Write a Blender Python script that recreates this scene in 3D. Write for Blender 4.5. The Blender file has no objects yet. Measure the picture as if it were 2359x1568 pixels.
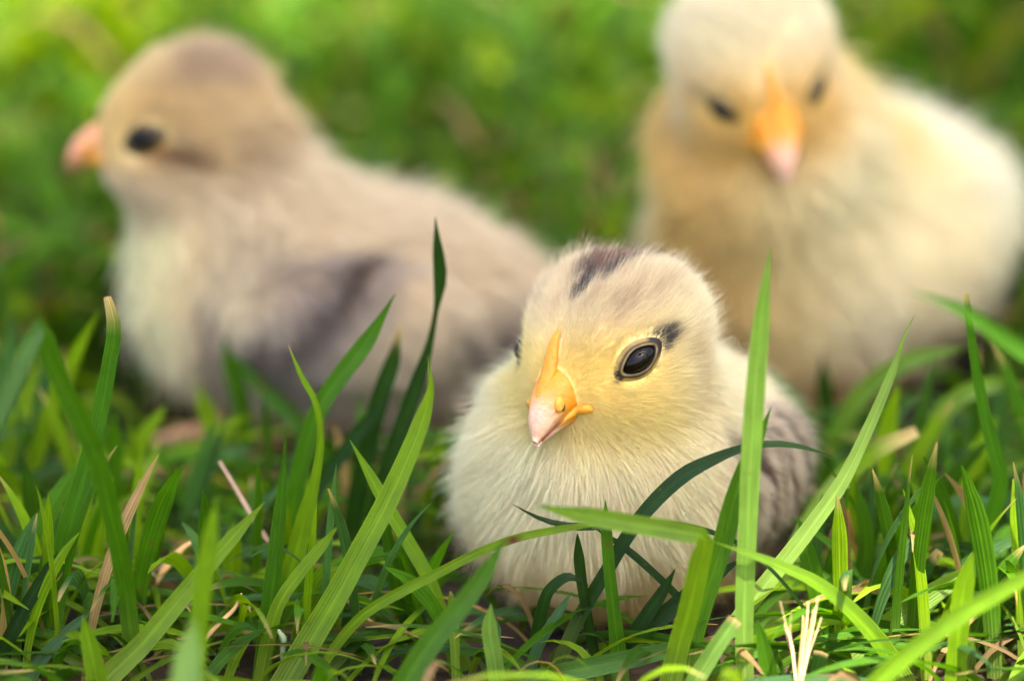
import bpy, math, random
import numpy as np
from mathutils import Vector, Matrix
random.seed(7)
rng = np.random.default_rng(7)
S = 0.01                                    # everything below is written in centimetres
SC = bpy.context.scene
COL = SC.collection

# ------------------------------------------------------------------ camera, sky, sun, exposure
PITCH = math.radians(17.0)
CP, SP = math.cos(PITCH), math.sin(PITCH)
AIM = np.array([0.0, -1.0, 4.0]); DIST = 180.0
FWD = np.array([0, CP, -SP]); UPV = np.array([0, SP, CP]); RIGHT = np.array([1.0, 0, 0])
CAM = AIM - DIST * FWD
PXCM = 14.5 / 2359.0                        # one photograph unit (2359 wide) at the focus distance
cd = bpy.data.cameras.new('camera'); cam = bpy.data.objects.new('camera', cd); COL.objects.link(cam)
cam.location = Vector(CAM * S); cam.rotation_euler = (math.pi / 2 - PITCH, 0, 0)
cd.sensor_width = 24.0; cd.lens = 24.0 * DIST / 14.5
cd.clip_start = 0.05; cd.clip_end = 2000
cd.dof.use_dof = True; cd.dof.focus_distance = (DIST - 1.2) * S; cd.dof.aperture_fstop = 5.2
cd.dof.aperture_blades = 9
SC.camera = cam

SUN_DIR = np.array([0.14, -0.38, 0.91]); SUN_DIR /= np.linalg.norm(SUN_DIR)
w = bpy.data.worlds.new('World'); SC.world = w; w.use_nodes = True
nt = w.node_tree; bg = nt.nodes['Background']
sky = nt.nodes.new('ShaderNodeTexSky'); sky.sky_type = 'NISHITA'; sky.sun_disc = False
sky.sun_elevation = math.asin(SUN_DIR[2]); sky.sun_rotation = math.atan2(SUN_DIR[0], SUN_DIR[1])
sky.air_density = 1.0; sky.dust_density = 4.0; sky.ozone_density = 0.5
nt.links.new(sky.outputs[0], bg.inputs[0]); bg.inputs[1].default_value = 0.13
ld = bpy.data.lights.new('sun', 'SUN'); sun = bpy.data.objects.new('sun', ld); COL.objects.link(sun)
ld.energy = 4.8; ld.angle = math.radians(0.53); ld.color = (1.0, 0.93, 0.82)
sun.rotation_euler = Vector(SUN_DIR).to_track_quat('Z', 'Y').to_euler(); sun.location = (1, -1, 3)
vs = SC.view_settings
vs.view_transform = 'Standard'; vs.look = 'None'; vs.gamma = 1; vs.exposure = 2.05; vs.use_curve_mapping = False
SC.cycles.max_bounces = 6; SC.cycles.diffuse_bounces = 5; SC.cycles.transmission_bounces = 4; SC.cycles.glossy_bounces = 2
SC.cycles.use_adaptive_sampling = True; SC.cycles.adaptive_threshold = 0.03
SC.cycles.transparent_max_bounces = 8
SC.cycles_curves.shape = 'RIBBONS'; SC.cycles_curves.subdivisions = 2
SC.cycles.use_denoising = True

# ------------------------------------------------------------------ helpers
def lin(r, g, b):
    f = lambda c: (c / 255.0 / 12.92) if c <= 10.3 else (((c / 255.0) + 0.055) / 1.055) ** 2.4
    return np.array([f(r), f(g), f(b)])
def at(u, v, y):
    """Point in the place, at depth y, that the photograph shows at (u, v)."""
    d = FWD + RIGHT * ((u - 1179) * PXCM / DIST) + UPV * ((784 - v) * PXCM / DIST)
    return CAM + d * ((y - CAM[1]) / d[1])
def project(P):
    P = np.asarray(P) - CAM
    z = P @ FWD
    return 1179 + (P @ RIGHT) / z * DIST / PXCM, 784 - (P @ UPV) / z * DIST / PXCM
def smooth(a, b, x):
    t = np.clip((x - a) / (b - a), 0, 1); return t * t * (3 - 2 * t)
def norm(v):
    return v / np.maximum(np.linalg.norm(v, axis=-1, keepdims=True), 1e-9)
def rotz(a):
    c, s = math.cos(a), math.sin(a); return np.array([[c, -s, 0], [s, c, 0], [0, 0, 1.0]])
def rotx(a):
    c, s = math.cos(a), math.sin(a); return np.array([[1.0, 0, 0], [0, c, -s], [0, s, c]])
def roty(a):
    c, s = math.cos(a), math.sin(a); return np.array([[c, 0, s], [0, 1.0, 0], [-s, 0, c]])
_H = rng.random((64, 64, 64))
def vnoise(P, f):
    """Smooth value noise of points, 0..1."""
    Q = np.asarray(P) * f + 1000.0
    i = np.floor(Q).astype(int); t = Q - i; t = t * t * (3 - 2 * t); i &= 63; j = (i + 1) & 63
    r = 0
    for a in (0, 1):
        for b in (0, 1):
            for c in (0, 1):
                X = (j if a else i)[..., 0]; Y = (j if b else i)[..., 1]; Z = (j if c else i)[..., 2]
                r = r + _H[X, Y, Z] * (t[..., 0] if a else 1 - t[..., 0]) * (t[..., 1] if b else 1 - t[..., 1]) * (t[..., 2] if c else 1 - t[..., 2])
    return r
def crom(P, n):
    """Catmull-Rom resampling of rows to n rows, even in control-point distance."""
    P = np.asarray(P, float)
    if len(P) == 2: P = np.array([P[0], (P[0] + P[1]) / 2, P[1]])
    d = np.r_[0, np.cumsum(np.linalg.norm(np.diff(P[:, :3], axis=0), axis=1))]
    s = np.linspace(0, d[-1], n)
    m = np.gradient(P, d, axis=0)
    k = np.clip(np.searchsorted(d, s, side='right') - 1, 0, len(d) - 2)
    h = (d[k + 1] - d[k])[:, None]; t = ((s - d[k]) / (d[k + 1] - d[k]))[:, None]
    return (2*t**3-3*t**2+1)*P[k] + (t**3-2*t**2+t)*h*m[k] + (-2*t**3+3*t**2)*P[k+1] + (t**3-t**2)*h*m[k+1]

def mesh_obj(name, V, F, mat, parent=None, base=None, tint=None, uv=None, smoothed=True):
    base = np.zeros(3) if base is None else base
    me = bpy.data.meshes.new(name)
    V = np.asarray(V, float)
    me.from_pydata(((V - base) * S).tolist(), [], F.tolist() if isinstance(F, np.ndarray) else F)
    if tint is not None:
        a = me.attributes.new('tint', 'FLOAT_COLOR', 'POINT')
        t = np.ones((len(V), 4)); t[:, :3] = tint; a.data.foreach_set('color', t.ravel())
    if uv is not None:
        l = me.uv_layers.new(name='UVMap'); idx = np.zeros(len(me.loops), int); me.loops.foreach_get('vertex_index', idx)
        l.data.foreach_set('uv', np.asarray(uv, float)[idx].ravel())
    if smoothed: me.polygons.foreach_set('use_smooth', np.ones(len(me.polygons), bool))
    if mat: me.materials.append(mat)
    o = bpy.data.objects.new(name, me); COL.objects.link(o)
    if parent is not None: o.parent = parent
    else: o.location = Vector(base * S)
    return o
def empty(name, base):
    o = bpy.data.objects.new(name, None); COL.objects.link(o); o.location = Vector(np.asarray(base) * S); o.empty_display_size = 0.01
    return o
def tag(o, label=None, cat=None, group=None, kind=None):
    if label: o['label'] = label
    if cat: o['category'] = cat
    if group: o['group'] = group
    if kind: o['kind'] = kind
    return o
def tube(P, R, m=10, cap=True, flat=None):
    """Tube along rows P with radii R (n or n x 2); returns V, F."""
    P = np.asarray(P, float); n = len(P); R = np.asarray(R, float)
    if R.ndim == 1: R = np.stack([R, R], 1)
    T = norm(np.gradient(P, axis=0)); ref = np.array([0, 0, 1.0]) if flat is None else flat
    A = np.cross(T, ref); A = np.where(np.linalg.norm(A, axis=1, keepdims=True) < .05, np.cross(T, [1.0, 0.2, 0]), A); A = norm(A); B = norm(np.cross(A, T))
    th = np.arange(m) * 2 * math.pi / m
    V = (P[:, None] + A[:, None] * (np.cos(th)[None, :, None] * R[:, 0][:, None, None]) + B[:, None] * (np.sin(th)[None, :, None] * R[:, 1][:, None, None])).reshape(-1, 3)
    F = [(i*m+j, i*m+(j+1) % m, (i+1)*m+(j+1) % m, (i+1)*m+j) for i in range(n-1) for j in range(m)]
    if cap: F += [tuple(range(m))[::-1], tuple((n-1)*m + j for j in range(m))]
    return V, F
def ball(c, r, R=np.eye(3), nu=20, nv=14):
    V = []; F = []
    for i in range(nv + 1):
        a = math.pi * i / nv
        for j in range(nu):
            b = 2 * math.pi * j / nu
            V.append((math.sin(a)*math.cos(b), math.sin(a)*math.sin(b), math.cos(a)))
    for i in range(nv):
        for j in range(nu):
            F.append((i*nu+j, i*nu+(j+1) % nu, (i+1)*nu+(j+1) % nu, (i+1)*nu+j))
    return np.asarray(c) + (np.array(V) * np.asarray(r)) @ R.T, F

# ------------------------------------------------------------------ materials
def new_mat(name):
    m = bpy.data.materials.new(name); m.use_nodes = True; n = m.node_tree.nodes; n.clear()
    return m, n, m.node_tree.links
def N(n, t, **k):
    o = n.new(t)
    for a, b in k.items(): setattr(o, a, b)
    return o
def mat_grass(name, veins=9.0, spec=.6, rough=.36):
    m, n, l = new_mat(name)
    out = N(n, 'ShaderNodeOutputMaterial'); at_ = N(n, 'ShaderNodeAttribute', attribute_name='tint')
    uv = N(n, 'ShaderNodeUVMap'); sep = N(n, 'ShaderNodeSeparateXYZ'); l.new(uv.outputs[0], sep.inputs[0])
    geo = N(n, 'ShaderNodeNewGeometry')
    # long veins
    mu = N(n, 'ShaderNodeMath', operation='MULTIPLY'); l.new(sep.outputs[0], mu.inputs[0]); mu.inputs[1].default_value = veins * 6.283
    si = N(n, 'ShaderNodeMath', operation='SINE'); l.new(mu.outputs[0], si.inputs[0])
    cmb = N(n, 'ShaderNodeCombineXYZ'); m2 = N(n, 'ShaderNodeMath', operation='MULTIPLY'); l.new(sep.outputs[0], m2.inputs[0]); m2.inputs[1].default_value = 22.0
    m3 = N(n, 'ShaderNodeMath', operation='MULTIPLY'); l.new(sep.outputs[1], m3.inputs[0]); m3.inputs[1].default_value = 1.1
    l.new(m2.outputs[0], cmb.inputs[0]); l.new(m3.outputs[0], cmb.inputs[1])
    streak = N(n, 'ShaderNodeTexNoise'); streak.inputs['Scale'].default_value = 1.0; streak.inputs['Detail'].default_value = 3; l.new(cmb.outputs[0], streak.inputs[0])
    blot = N(n, 'ShaderNodeTexNoise'); blot.inputs['Scale'].default_value = 260.0; blot.inputs['Detail'].default_value = 4; l.new(geo.outputs['Position'], blot.inputs[0])
    a1 = N(n, 'ShaderNodeMath', operation='MULTIPLY_ADD'); l.new(si.outputs[0], a1.inputs[0]); a1.inputs[1].default_value = 0.13; a1.inputs[2].default_value = 0.10
    a2 = N(n, 'ShaderNodeMath', operation='MULTIPLY_ADD'); l.new(streak.outputs[0], a2.inputs[0]); a2.inputs[1].default_value = 1.15; l.new(a1.outputs[0], a2.inputs[2])
    a3 = N(n, 'ShaderNodeMath', operation='MULTIPLY_ADD'); l.new(blot.outputs[0], a3.inputs[0]); a3.inputs[1].default_value = 0.6; l.new(a2.outputs[0], a3.inputs[2])
    ab = N(n, 'ShaderNodeMath', operation='SUBTRACT'); l.new(sep.outputs[0], ab.inputs[0]); ab.inputs[1].default_value = 0.5
    ab2 = N(n, 'ShaderNodeMath', operation='ABSOLUTE'); l.new(ab.outputs[0], ab2.inputs[0])
    rib = N(n, 'ShaderNodeValToRGB'); e = rib.color_ramp.elements; e[0].position = 0.02; e[0].color = (1.0, 1.0, 1.0, 1); e[1].position = 0.07; e[1].color = (.0, .0, .0, 1)
    e2 = rib.color_ramp.elements.new(.43); e2.color = (0, 0, 0, 1); e3 = rib.color_ramp.elements.new(.49); e3.color = (.8, .8, .8, 1); l.new(ab2.outputs[0], rib.inputs[0])
    a4 = N(n, 'ShaderNodeMath', operation='MULTIPLY_ADD'); l.new(rib.outputs[0], a4.inputs[0]); a4.inputs[1].default_value = 0.30; l.new(a3.outputs[0], a4.inputs[2])
    sc = N(n, 'ShaderNodeVectorMath', operation='SCALE'); l.new(at_.outputs['Color'], sc.inputs[0]); l.new(a4.outputs[0], sc.inputs['Scale'])
    fk = N(n, 'ShaderNodeTexNoise'); fk.inputs['Scale'].default_value = 420.0; fk.inputs['Detail'].default_value = 2; l.new(geo.outputs['Position'], fk.inputs[0])
    fr = N(n, 'ShaderNodeMapRange'); fr.inputs[1].default_value = .70; fr.inputs[2].default_value = .77; fr.inputs[4].default_value = .7; l.new(fk.outputs[0], fr.inputs[0])
    fm = N(n, 'ShaderNodeMix', data_type='RGBA'); l.new(fr.outputs[0], fm.inputs[0]); l.new(sc.outputs[0], fm.inputs[6]); fm.inputs[7].default_value = (.16, .085, .02, 1)
    bmp = N(n, 'ShaderNodeBump'); bmp.inputs['Strength'].default_value = 0.6; bmp.inputs['Distance'].default_value = 0.0004; l.new(a1.outputs[0], bmp.inputs['Height'])
    p = N(n, 'ShaderNodeBsdfPrincipled'); l.new(fm.outputs[2], p.inputs['Base Color']); p.inputs['Roughness'].default_value = rough
    p.inputs['Specular IOR Level'].default_value = spec; l.new(bmp.outputs[0], p.inputs['Normal'])
    tc = N(n, 'ShaderNodeMix', data_type='RGBA', blend_type='MULTIPLY'); tc.inputs[0].default_value = 1.0
    l.new(fm.outputs[2], tc.inputs[6]); tc.inputs[7].default_value = (1.75, 1.55, 0.6, 1)
    tr = N(n, 'ShaderNodeBsdfTranslucent'); l.new(tc.outputs[2], tr.inputs[0])
    mx = N(n, 'ShaderNodeMixShader'); mx.inputs[0].default_value = 0.45; l.new(p.outputs[0], mx.inputs[1]); l.new(tr.outputs[0], mx.inputs[2])
    l.new(mx.outputs[0], out.inputs[0]); return m
def mat_fur(name):
    m, n, l = new_mat(name)
    out = N(n, 'ShaderNodeOutputMaterial'); at_ = N(n, 'ShaderNodeAttribute', attribute_name='tint')
    d = N(n, 'ShaderNodeBsdfDiffuse'); l.new(at_.outputs['Color'], d.inputs[0])
    t = N(n, 'ShaderNodeBsdfTranslucent'); l.new(at_.outputs['Color'], t.inputs[0])
    mx = N(n, 'ShaderNodeMixShader'); mx.inputs[0].default_value = 0.42; l.new(d.outputs[0], mx.inputs[1]); l.new(t.outputs[0], mx.inputs[2])
    h = N(n, 'ShaderNodeBsdfHair', component='Reflection'); h.inputs['Color'].default_value = (1, 1, 1, 1); h.inputs['RoughnessU'].default_value = 0.35; h.inputs['RoughnessV'].default_value = 0.5
    m2 = N(n, 'ShaderNodeMixShader'); m2.inputs[0].default_value = 0.06; l.new(mx.outputs[0], m2.inputs[1]); l.new(h.outputs[0], m2.inputs[2])
    l.new(m2.outputs[0], out.inputs[0]); return m
def mat_tint(name, rough=0.6, sss=0.0, bump=0.0, scale=400, spec=0.5, coat=0.0):
    m, n, l = new_mat(name)
    out = N(n, 'ShaderNodeOutputMaterial'); at_ = N(n, 'ShaderNodeAttribute', attribute_name='tint')
    geo = N(n, 'ShaderNodeNewGeometry'); no = N(n, 'ShaderNodeTexNoise'); no.inputs['Scale'].default_value = scale; no.inputs['Detail'].default_value = 5
    l.new(geo.outputs['Position'], no.inputs[0])
    a = N(n, 'ShaderNodeMath', operation='MULTIPLY_ADD'); l.new(no.outputs[0], a.inputs[0]); a.inputs[1].default_value = 0.5; a.inputs[2].default_value = 0.75
    sc = N(n, 'ShaderNodeVectorMath', operation='SCALE'); l.new(at_.outputs['Color'], sc.inputs[0]); l.new(a.outputs[0], sc.inputs['Scale'])
    p = N(n, 'ShaderNodeBsdfPrincipled'); l.new(sc.outputs[0], p.inputs['Base Color']); p.inputs['Roughness'].default_value = rough
    p.inputs['Specular IOR Level'].default_value = spec; p.inputs['Coat Weight'].default_value = coat; p.inputs['Coat Roughness'].default_value = 0.12
    if sss: p.inputs['Subsurface Weight'].default_value = sss; p.inputs['Subsurface Radius'].default_value = (1.0, 0.45, 0.2); p.inputs['Subsurface Scale'].default_value = 0.0012
    if bump:
        b = N(n, 'ShaderNodeBump'); b.inputs['Strength'].default_value = bump; b.inputs['Distance'].default_value = 0.0005; l.new(no.outputs[0], b.inputs['Height']); l.new(b.outputs[0], p.inputs['Normal'])
    l.new(p.outputs[0], out.inputs[0]); return m
M_GRASS = mat_grass('grass_blade_green'); M_LAWN = mat_grass('lawn_green', 5.0, .22, .55)
M_FUR = mat_fur('chick_down'); M_SKIN = mat_tint('chick_skin', 0.8, spec=0.1)
M_BEAK = mat_tint('beak_horn', 0.42, 0.5, 0.4, 1300, 0.45, 0.06); M_LID = mat_tint('eyelid_skin', 0.5, 0.3, 0.3, 1200)
M_LEG = mat_tint('leg_scales', 0.45, 0.4, 0.4, 700); M_STRAW = mat_tint('dry_straw', 0.7, 0.0, 0.4, 500, 0.3)
def mat_eye():
    m, n, l = new_mat('dark_eye'); out = N(n, 'ShaderNodeOutputMaterial'); p = N(n, 'ShaderNodeBsdfPrincipled')
    p.inputs['Base Color'].default_value = (0.005, 0.0028, 0.0015, 1); p.inputs['Roughness'].default_value = 0.03; p.inputs['IOR'].default_value = 1.33
    l.new(p.outputs[0], out.inputs[0]); return m
M_EYE = mat_eye()
def mat_soil():
    m, n, l = new_mat('soil_thatch'); out = N(n, 'ShaderNodeOutputMaterial'); geo = N(n, 'ShaderNodeNewGeometry')
    n1 = N(n, 'ShaderNodeTexNoise'); n1.inputs['Scale'].default_value = 90; n1.inputs['Detail'].default_value = 6; l.new(geo.outputs['Position'], n1.inputs[0])
    n2 = N(n, 'ShaderNodeTexNoise'); n2.inputs['Scale'].default_value = 6; n2.inputs['Detail'].default_value = 3; l.new(geo.outputs['Position'], n2.inputs[0])
    r = N(n, 'ShaderNodeValToRGB'); e = r.color_ramp.elements; e[0].position = .3; e[0].color = (0.010, 0.007, 0.004, 1); e[1].position = .75; e[1].color = (0.085, 0.040, 0.018, 1)
    l.new(n1.outputs[0], r.inputs[0])
    # farther off, where no single blades are built, the sheet takes the green of short turf
    ln = N(n, 'ShaderNodeVectorMath', operation='LENGTH'); l.new(geo.outputs['Position'], ln.inputs[0])
    mr = N(n, 'ShaderNodeMapRange'); mr.inputs[1].default_value = 0.9; mr.inputs[2].default_value = 1.6; l.new(ln.outputs['Value'], mr.inputs[0])
    r2 = N(n, 'ShaderNodeValToRGB'); e = r2.color_ramp.elements; e[0].position = .35; e[0].color = (0.03, 0.075, 0.008, 1); e[1].position = .7; e[1].color = (0.08, 0.17, 0.02, 1); l.new(n2.outputs[0], r2.inputs[0])
    mx = N(n, 'ShaderNodeMix', data_type='RGBA'); l.new(mr.outputs[0], mx.inputs[0]); l.new(r.outputs[0], mx.inputs[6]); l.new(r2.outputs[0], mx.inputs[7])
    p = N(n, 'ShaderNodeBsdfPrincipled'); p.inputs['Roughness'].default_value = 0.95; l.new(mx.outputs[2], p.inputs['Base Color'])
    b = N(n, 'ShaderNodeBump'); b.inputs['Distance'].default_value = 0.004; l.new(n1.outputs[0], b.inputs['Height']); l.new(b.outputs[0], p.inputs['Normal'])
    l.new(p.outputs[0], out.inputs[0]); return m
M_SOIL = mat_soil()

# ------------------------------------------------------------------ chick bodies as smooth unions of ellipsoids
class Prim:
    def __init__(s, c, r, R=np.eye(3), k=0.5): s.c, s.r, s.R, s.k = np.asarray(c, float), np.asarray(r, float), R, k
    def d(s, P):
        q = (P - s.c) @ s.R; a = np.linalg.norm(q / s.r, axis=-1); b = np.linalg.norm(q / s.r**2, axis=-1)
        return a * (a - 1) / np.maximum(b, 1e-6)
class Body:
    def __init__(s, prims): s.p = prims
    def d(s, P):
        r = None
        for q in s.p:
            e = q.d(P)
            if r is None: r = e
            else:
                h = np.clip(0.5 + 0.5 * (r - e) / q.k, 0, 1); r = r * (1 - h) + e * h - q.k * h * (1 - h)
        return r
    def grad(s, P):
        e = 0.02; g = np.zeros_like(P)
        for i in range(3):
            o = np.zeros(3); o[i] = e; g[:, i] = (s.d(P + o) - s.d(P - o)) / (2 * e)
        return norm(g)
    def snap(s, P, off=0.0, it=6):
        P = np.atleast_2d(np.asarray(P, float)).copy()
        for _ in range(it): P -= s.grad(P) * (s.d(P) - off)[:, None]
        return P
    def bounds(s):
        lo = np.min([q.c - q.r.max() for q in s.p], 0) - .3; hi = np.max([q.c + q.r.max() for q in s.p], 0) + .3
        return lo, hi
    def surface(s, h=0.11):
        """Naive surface nets of the zero level."""
        lo, hi = s.bounds(); n = np.ceil((hi - lo) / h).astype(int) + 1
        G = np.stack(np.meshgrid(*[lo[i] + h * np.arange(n[i]) for i in range(3)], indexing='ij'), -1)
        D = s.d(G.reshape(-1, 3)).reshape(n)
        I = D < 0
        c = np.zeros(tuple(n - 1), int)
        for a in (0, 1):
            for b in (0, 1):
                for e in (0, 1): c += I[a:n[0]-1+a, b:n[1]-1+b, e:n[2]-1+e]
        act = (c > 0) & (c < 8); idx = -np.ones(act.shape, int); idx[act] = np.arange(act.sum())
        V = lo + h * (np.argwhere(act) + 0.5); V = s.snap(V)
        F = []
        for ax in range(3):
            b, e = [x for x in range(3) if x != ax]
            J = np.moveaxis(I, (ax, b, e), (0, 1, 2)); K = np.moveaxis(idx, (ax, b, e), (0, 1, 2))
            X = J[:-1, 1:-1, 1:-1] != J[1:, 1:-1, 1:-1]; w_ = np.argwhere(X)
            i, j, k = w_[:, 0], w_[:, 1] + 1, w_[:, 2] + 1
            q = np.stack([K[i, j-1, k-1], K[i, j, k-1], K[i, j, k], K[i, j-1, k]], 1)
            inside = J[i, j, k]; flip = inside if ax != 1 else ~inside
            q[~flip] = q[~flip][:, ::-1]; F.append(q)
        return V, np.concatenate(F)

CHICKS = []
def make_chick(spec):
    base = np.array(spec['base'], float); Rb = rotz(spec['yaw'])
    k = spec.get('scale', 1.0)
    W = lambda p: base + k * (Rb @ np.asarray(p, float))
    hc = np.array(spec['headw'], float) if 'headw' in spec else W(spec['head']); Rh = rotz(spec['hyaw']) @ rotx(spec['hpitch']) @ roty(spec.get('hroll', 0))
    kh = k * spec.get('hs', 1.0)
    Hd = lambda p: hc + kh * (Rh @ np.asarray(p, float))
    prims = []
    for c, r, kk in spec['body']: prims.append(Prim(W(c), np.array(r) * k, Rb, kk * k))
    nb = len(prims)
    hp = [((0, 0, 0), (1.14, 1.26, 1.08), .6), ((.42, .08, .30), (.80, 1.0, .76), .35), ((-.42, .08, .30), (.80, 1.0, .76), .35), ((0, -.70, -.20), (.60, .60, .52), .45), ((.52, -.38, -.42), (.66, .72, .56), .4), ((-.52, -.38, -.42), (.66, .72, .56), .4)]
    heads = [Prim(Hd(c), np.array(r) * kh, Rh, kk * kh) for c, r, kk in hp]
    nk = spec.get('neck', (1.15, .5)); mid = hc * (1 - nk[1]) + W(spec['chest']) * nk[1]
    neck = Prim(mid, np.array([nk[0]] * 3) * k, np.eye(3), .9 * k)
    body = Body(prims + [neck] + heads)
    headb = Body(heads); torso = Body(prims)
    root = empty('chick', base); tag(root, spec['label'], 'chick', 'fluffy chicks on the lawn')
    V, F = body.surface(spec.get('cell', .11))
    V = V.copy()
    hq = lambda P: ((P - hc) @ Rh) / kh
    bq = lambda P: ((P - base) @ Rb) / k
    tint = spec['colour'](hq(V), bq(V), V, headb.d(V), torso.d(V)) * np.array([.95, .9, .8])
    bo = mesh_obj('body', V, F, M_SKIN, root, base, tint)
    # ---- eyes
    E = []
    for sx in (1, -1):
        if sx not in spec.get('eyes', (1, -1)): continue
        ep = body.snap(Hd((sx * spec.get('eye_x', 1.12), -.69 + spec.get('eye_y', 0), .16 + spec.get('eye_z', 0))))[0]; en = body.grad(ep[None])[0]
        es = spec.get('eye_s', 1.0); R_ = .33 * k * es; c = ep - en * R_ * .56
        up = Rh @ np.array([sx * -.66, -.45, -.33]); a = up - en * (up @ en); a = norm(a); b = np.cross(en, a)
        V_, F_ = ball(c, (R_, R_ * .62, R_), np.stack([a, b, en], 1), 28, 18)
        eo = mesh_obj('eye', V_, F_, M_EYE, root, base)
        A, B = .275 * k * es, .15 * k * es; m_ = 48; th = np.arange(m_) * 2 * math.pi / m_
        ca, sb = np.cos(th), np.sin(th); x = A * ca; y = B * sb * (1 - .30 * ca**2)
        rows = [(1.0, -.004, (20, 14, 9)), (1.06, .010, (74, 58, 30)), (1.13, .014, (136, 116, 62)), (1.19, .010, (104, 80, 42)), (1.24, .002, (34, 22, 15)), (1.36, .002, (150, 122, 64)), (1.52, -.016, (176, 146, 78)), (1.66, -.06, (190, 160, 90))]
        V_, tt_ = [], []
        loop = c + x[:, None]*a + y[:, None]*b; hs_ = R_ * np.sqrt(np.maximum(1 - (x / R_)**2 - (y / (.62 * R_))**2, .02)) + .012 * k
        for f_, hgt, rgb in rows:
            gx_, gy_ = x * f_, y * (1 + (f_ - 1) * 1.4)
            flat = c + gx_[:, None]*a + gy_[:, None]*b + en * R_ * .56; sk = body.snap(flat, 0.0, 4)
            hk_ = (sk - c) @ en; t_ = float(smooth(1.0, 1.5, f_)); hh = np.maximum(hs_, hk_ + .02) * (1 - t_) + (hk_ + .02) * t_ + hgt * k
            V_.append(c + gx_[:, None]*a + gy_[:, None]*b + hh[:, None]*en)
            dk_ = np.clip(np.maximum(smooth(.84, .96, ca), smooth(.55, .8, -ca)) * (f_ > 1.2) * spec.get('eyedark', 1.0), 0, 1)[:, None]
            tt_.append((np.tile(lin(*rgb), (m_, 1)) * spec.get('lid', 1.0) * (.55 + .8 * vnoise(V_[-1], 14.0))[:, None]) * (1 - dk_) + lin(38, 24, 18) * dk_)
        F_ = [(i_*m_+j_, i_*m_+(j_+1) % m_, (i_+1)*m_+(j_+1) % m_, (i_+1)*m_+j_) for i_ in range(len(rows)-1) for j_ in range(m_)]
        mesh_obj('eyelid', np.concatenate(V_), F_, M_LID, eo, base, np.concatenate(tt_))
        E.append((c, en, a, b, R_, A, B, sx))
    # ---- beak
    s = np.linspace(0, 1, 15)
    bs = spec.get('beak_s', 1.0); BK = lambda p: (np.array(p, float) - [0, -1.2, -.2]) * bs + [0, -1.2, -.2]
    ip = lambda arr: crom(BK(np.array(arr, float) * [1.1, 1.0, 1.1] + [0, -.13, .02]), 15)
    C_ = ip([(0, -1.12, .27), (0, -1.42, .15), (0, -1.70, -.05), (0, -1.91, -.30), (0, -2.0, -.60)])
    T_ = ip([(.40, -1.02, -.33), (.36, -1.30, -.35), (.275, -1.54, -.42), (.17, -1.78, -.53), (.04, -1.97, -.655)])
    U_ = ip([(0, -1.0, -.64), (0, -1.3, -.63), (0, -1.55, -.64), (0, -1.77, -.665), (0, -1.90, -.70)])
    def loft(C, T, name, inset, rim):
        m = 17; ph = np.linspace(-1, 1, m); V_ = []; F_ = []; tt = []
        for i in range(15):
            for p in ph:
                e = math.cos(p * math.pi / 2)**.68; x = T[i, 0] * math.sin(p * math.pi / 2) * inset
                q = np.array([x, *(T[i, 1:] + (C[i, 1:] - T[i, 1:]) * e)])
                V_.append(Hd(q))
                tip = smooth(.30, .72, s[i]); orange = lin(226, 142, 30) * (1 - .25 * (1 - e)) + lin(240, 170, 40) * .1
                col = (orange * (1 - tip) + lin(236, 186, 160) * tip) * (1 - spec.get('pink', 0)) + lin(222, 150, 118) * spec.get('pink', 0)
                if rim: col = col * (1 - .35 * rim * (1 - e)**6) + lin(226, 150, 20) * .35 * (1 - e)**2
                tt.append(col)
        for i in range(14):
            for j in range(m - 1): F_.append((i*m+j, (i+1)*m+j, (i+1)*m+j+1, i*m+j+1))
            F_.append((i*m, i*m+m-1, (i+1)*m+m-1, (i+1)*m))
        F_.append(tuple(14*m + j for j in range(m))); F_.append(tuple(range(m))[::-1])
        return mesh_obj(name, V_, F_, M_BEAK, root, base, np.array(tt))
    ub = loft(C_, T_, 'upper_beak', 1.0, 1)
    T2 = T_.copy(); T2[:, 2] -= .035
    loft(U_, T2, 'lower_beak', .9, 0)
    for sx in (1, -1):
        V_, F_ = ball(Hd(BK((sx * .27, -1.61, -.15))), (.085 * kh * bs, .20 * kh * bs, .10 * kh * bs), Rh @ rotx(.75) @ rotz(sx * .35), 14, 10)
        mesh_obj('nostril_flap', V_, F_, M_BEAK, ub, base, np.tile(lin(214, 158, 44), (len(V_), 1)))
        V_, F_ = ball(Hd(BK((sx * .325, -1.59, -.22))), (.03 * kh * bs, .11 * kh * bs, .03 * kh * bs), Rh @ rotx(.75) @ rotz(sx * .35), 10, 8)
        mesh_obj('nostril', V_, F_, M_BEAK, ub, base, np.tile(lin(74, 38, 16), (len(V_), 1)))
        sm = np.array([Hd(p * [sx * 1.0, 1, 1] + [sx * .012, 0, -.005]) for p in T_[3:14]]); V_, F_ = tube(sm, np.full(len(sm), .013 * kh * bs), 6)
        mesh_obj('mouth_seam', V_, F_, M_BEAK, ub, base, np.tile(lin(128, 66, 26), (len(V_), 1)))
        g = crom(np.array([Hd(BK((sx * .23, -1.80, -.53))), Hd(BK((sx * .33, -1.58, -.44))), Hd(BK((sx * .41, -1.40, -.385))), Hd((sx * .465, -1.25, -.355)), Hd((sx * .52, -1.12, -.375))]), 14)
        g = np.where((body.d(g) < .025 * k)[:, None], body.snap(g, .025 * k), g)
        V_, F_ = tube(g, np.array([.015, .024, .032, .038, .043, .050, .056, .062, .068, .073, .076, .074, .060, .015]) * spec.get('gape', 1.0) * k, 10)
        mesh_obj('gape_corner', V_, F_, M_BEAK, root, base, np.tile(lin(224, 156, 38), (len(V_), 1)))
    cs = spec.get('culmen', 1.0)
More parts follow.
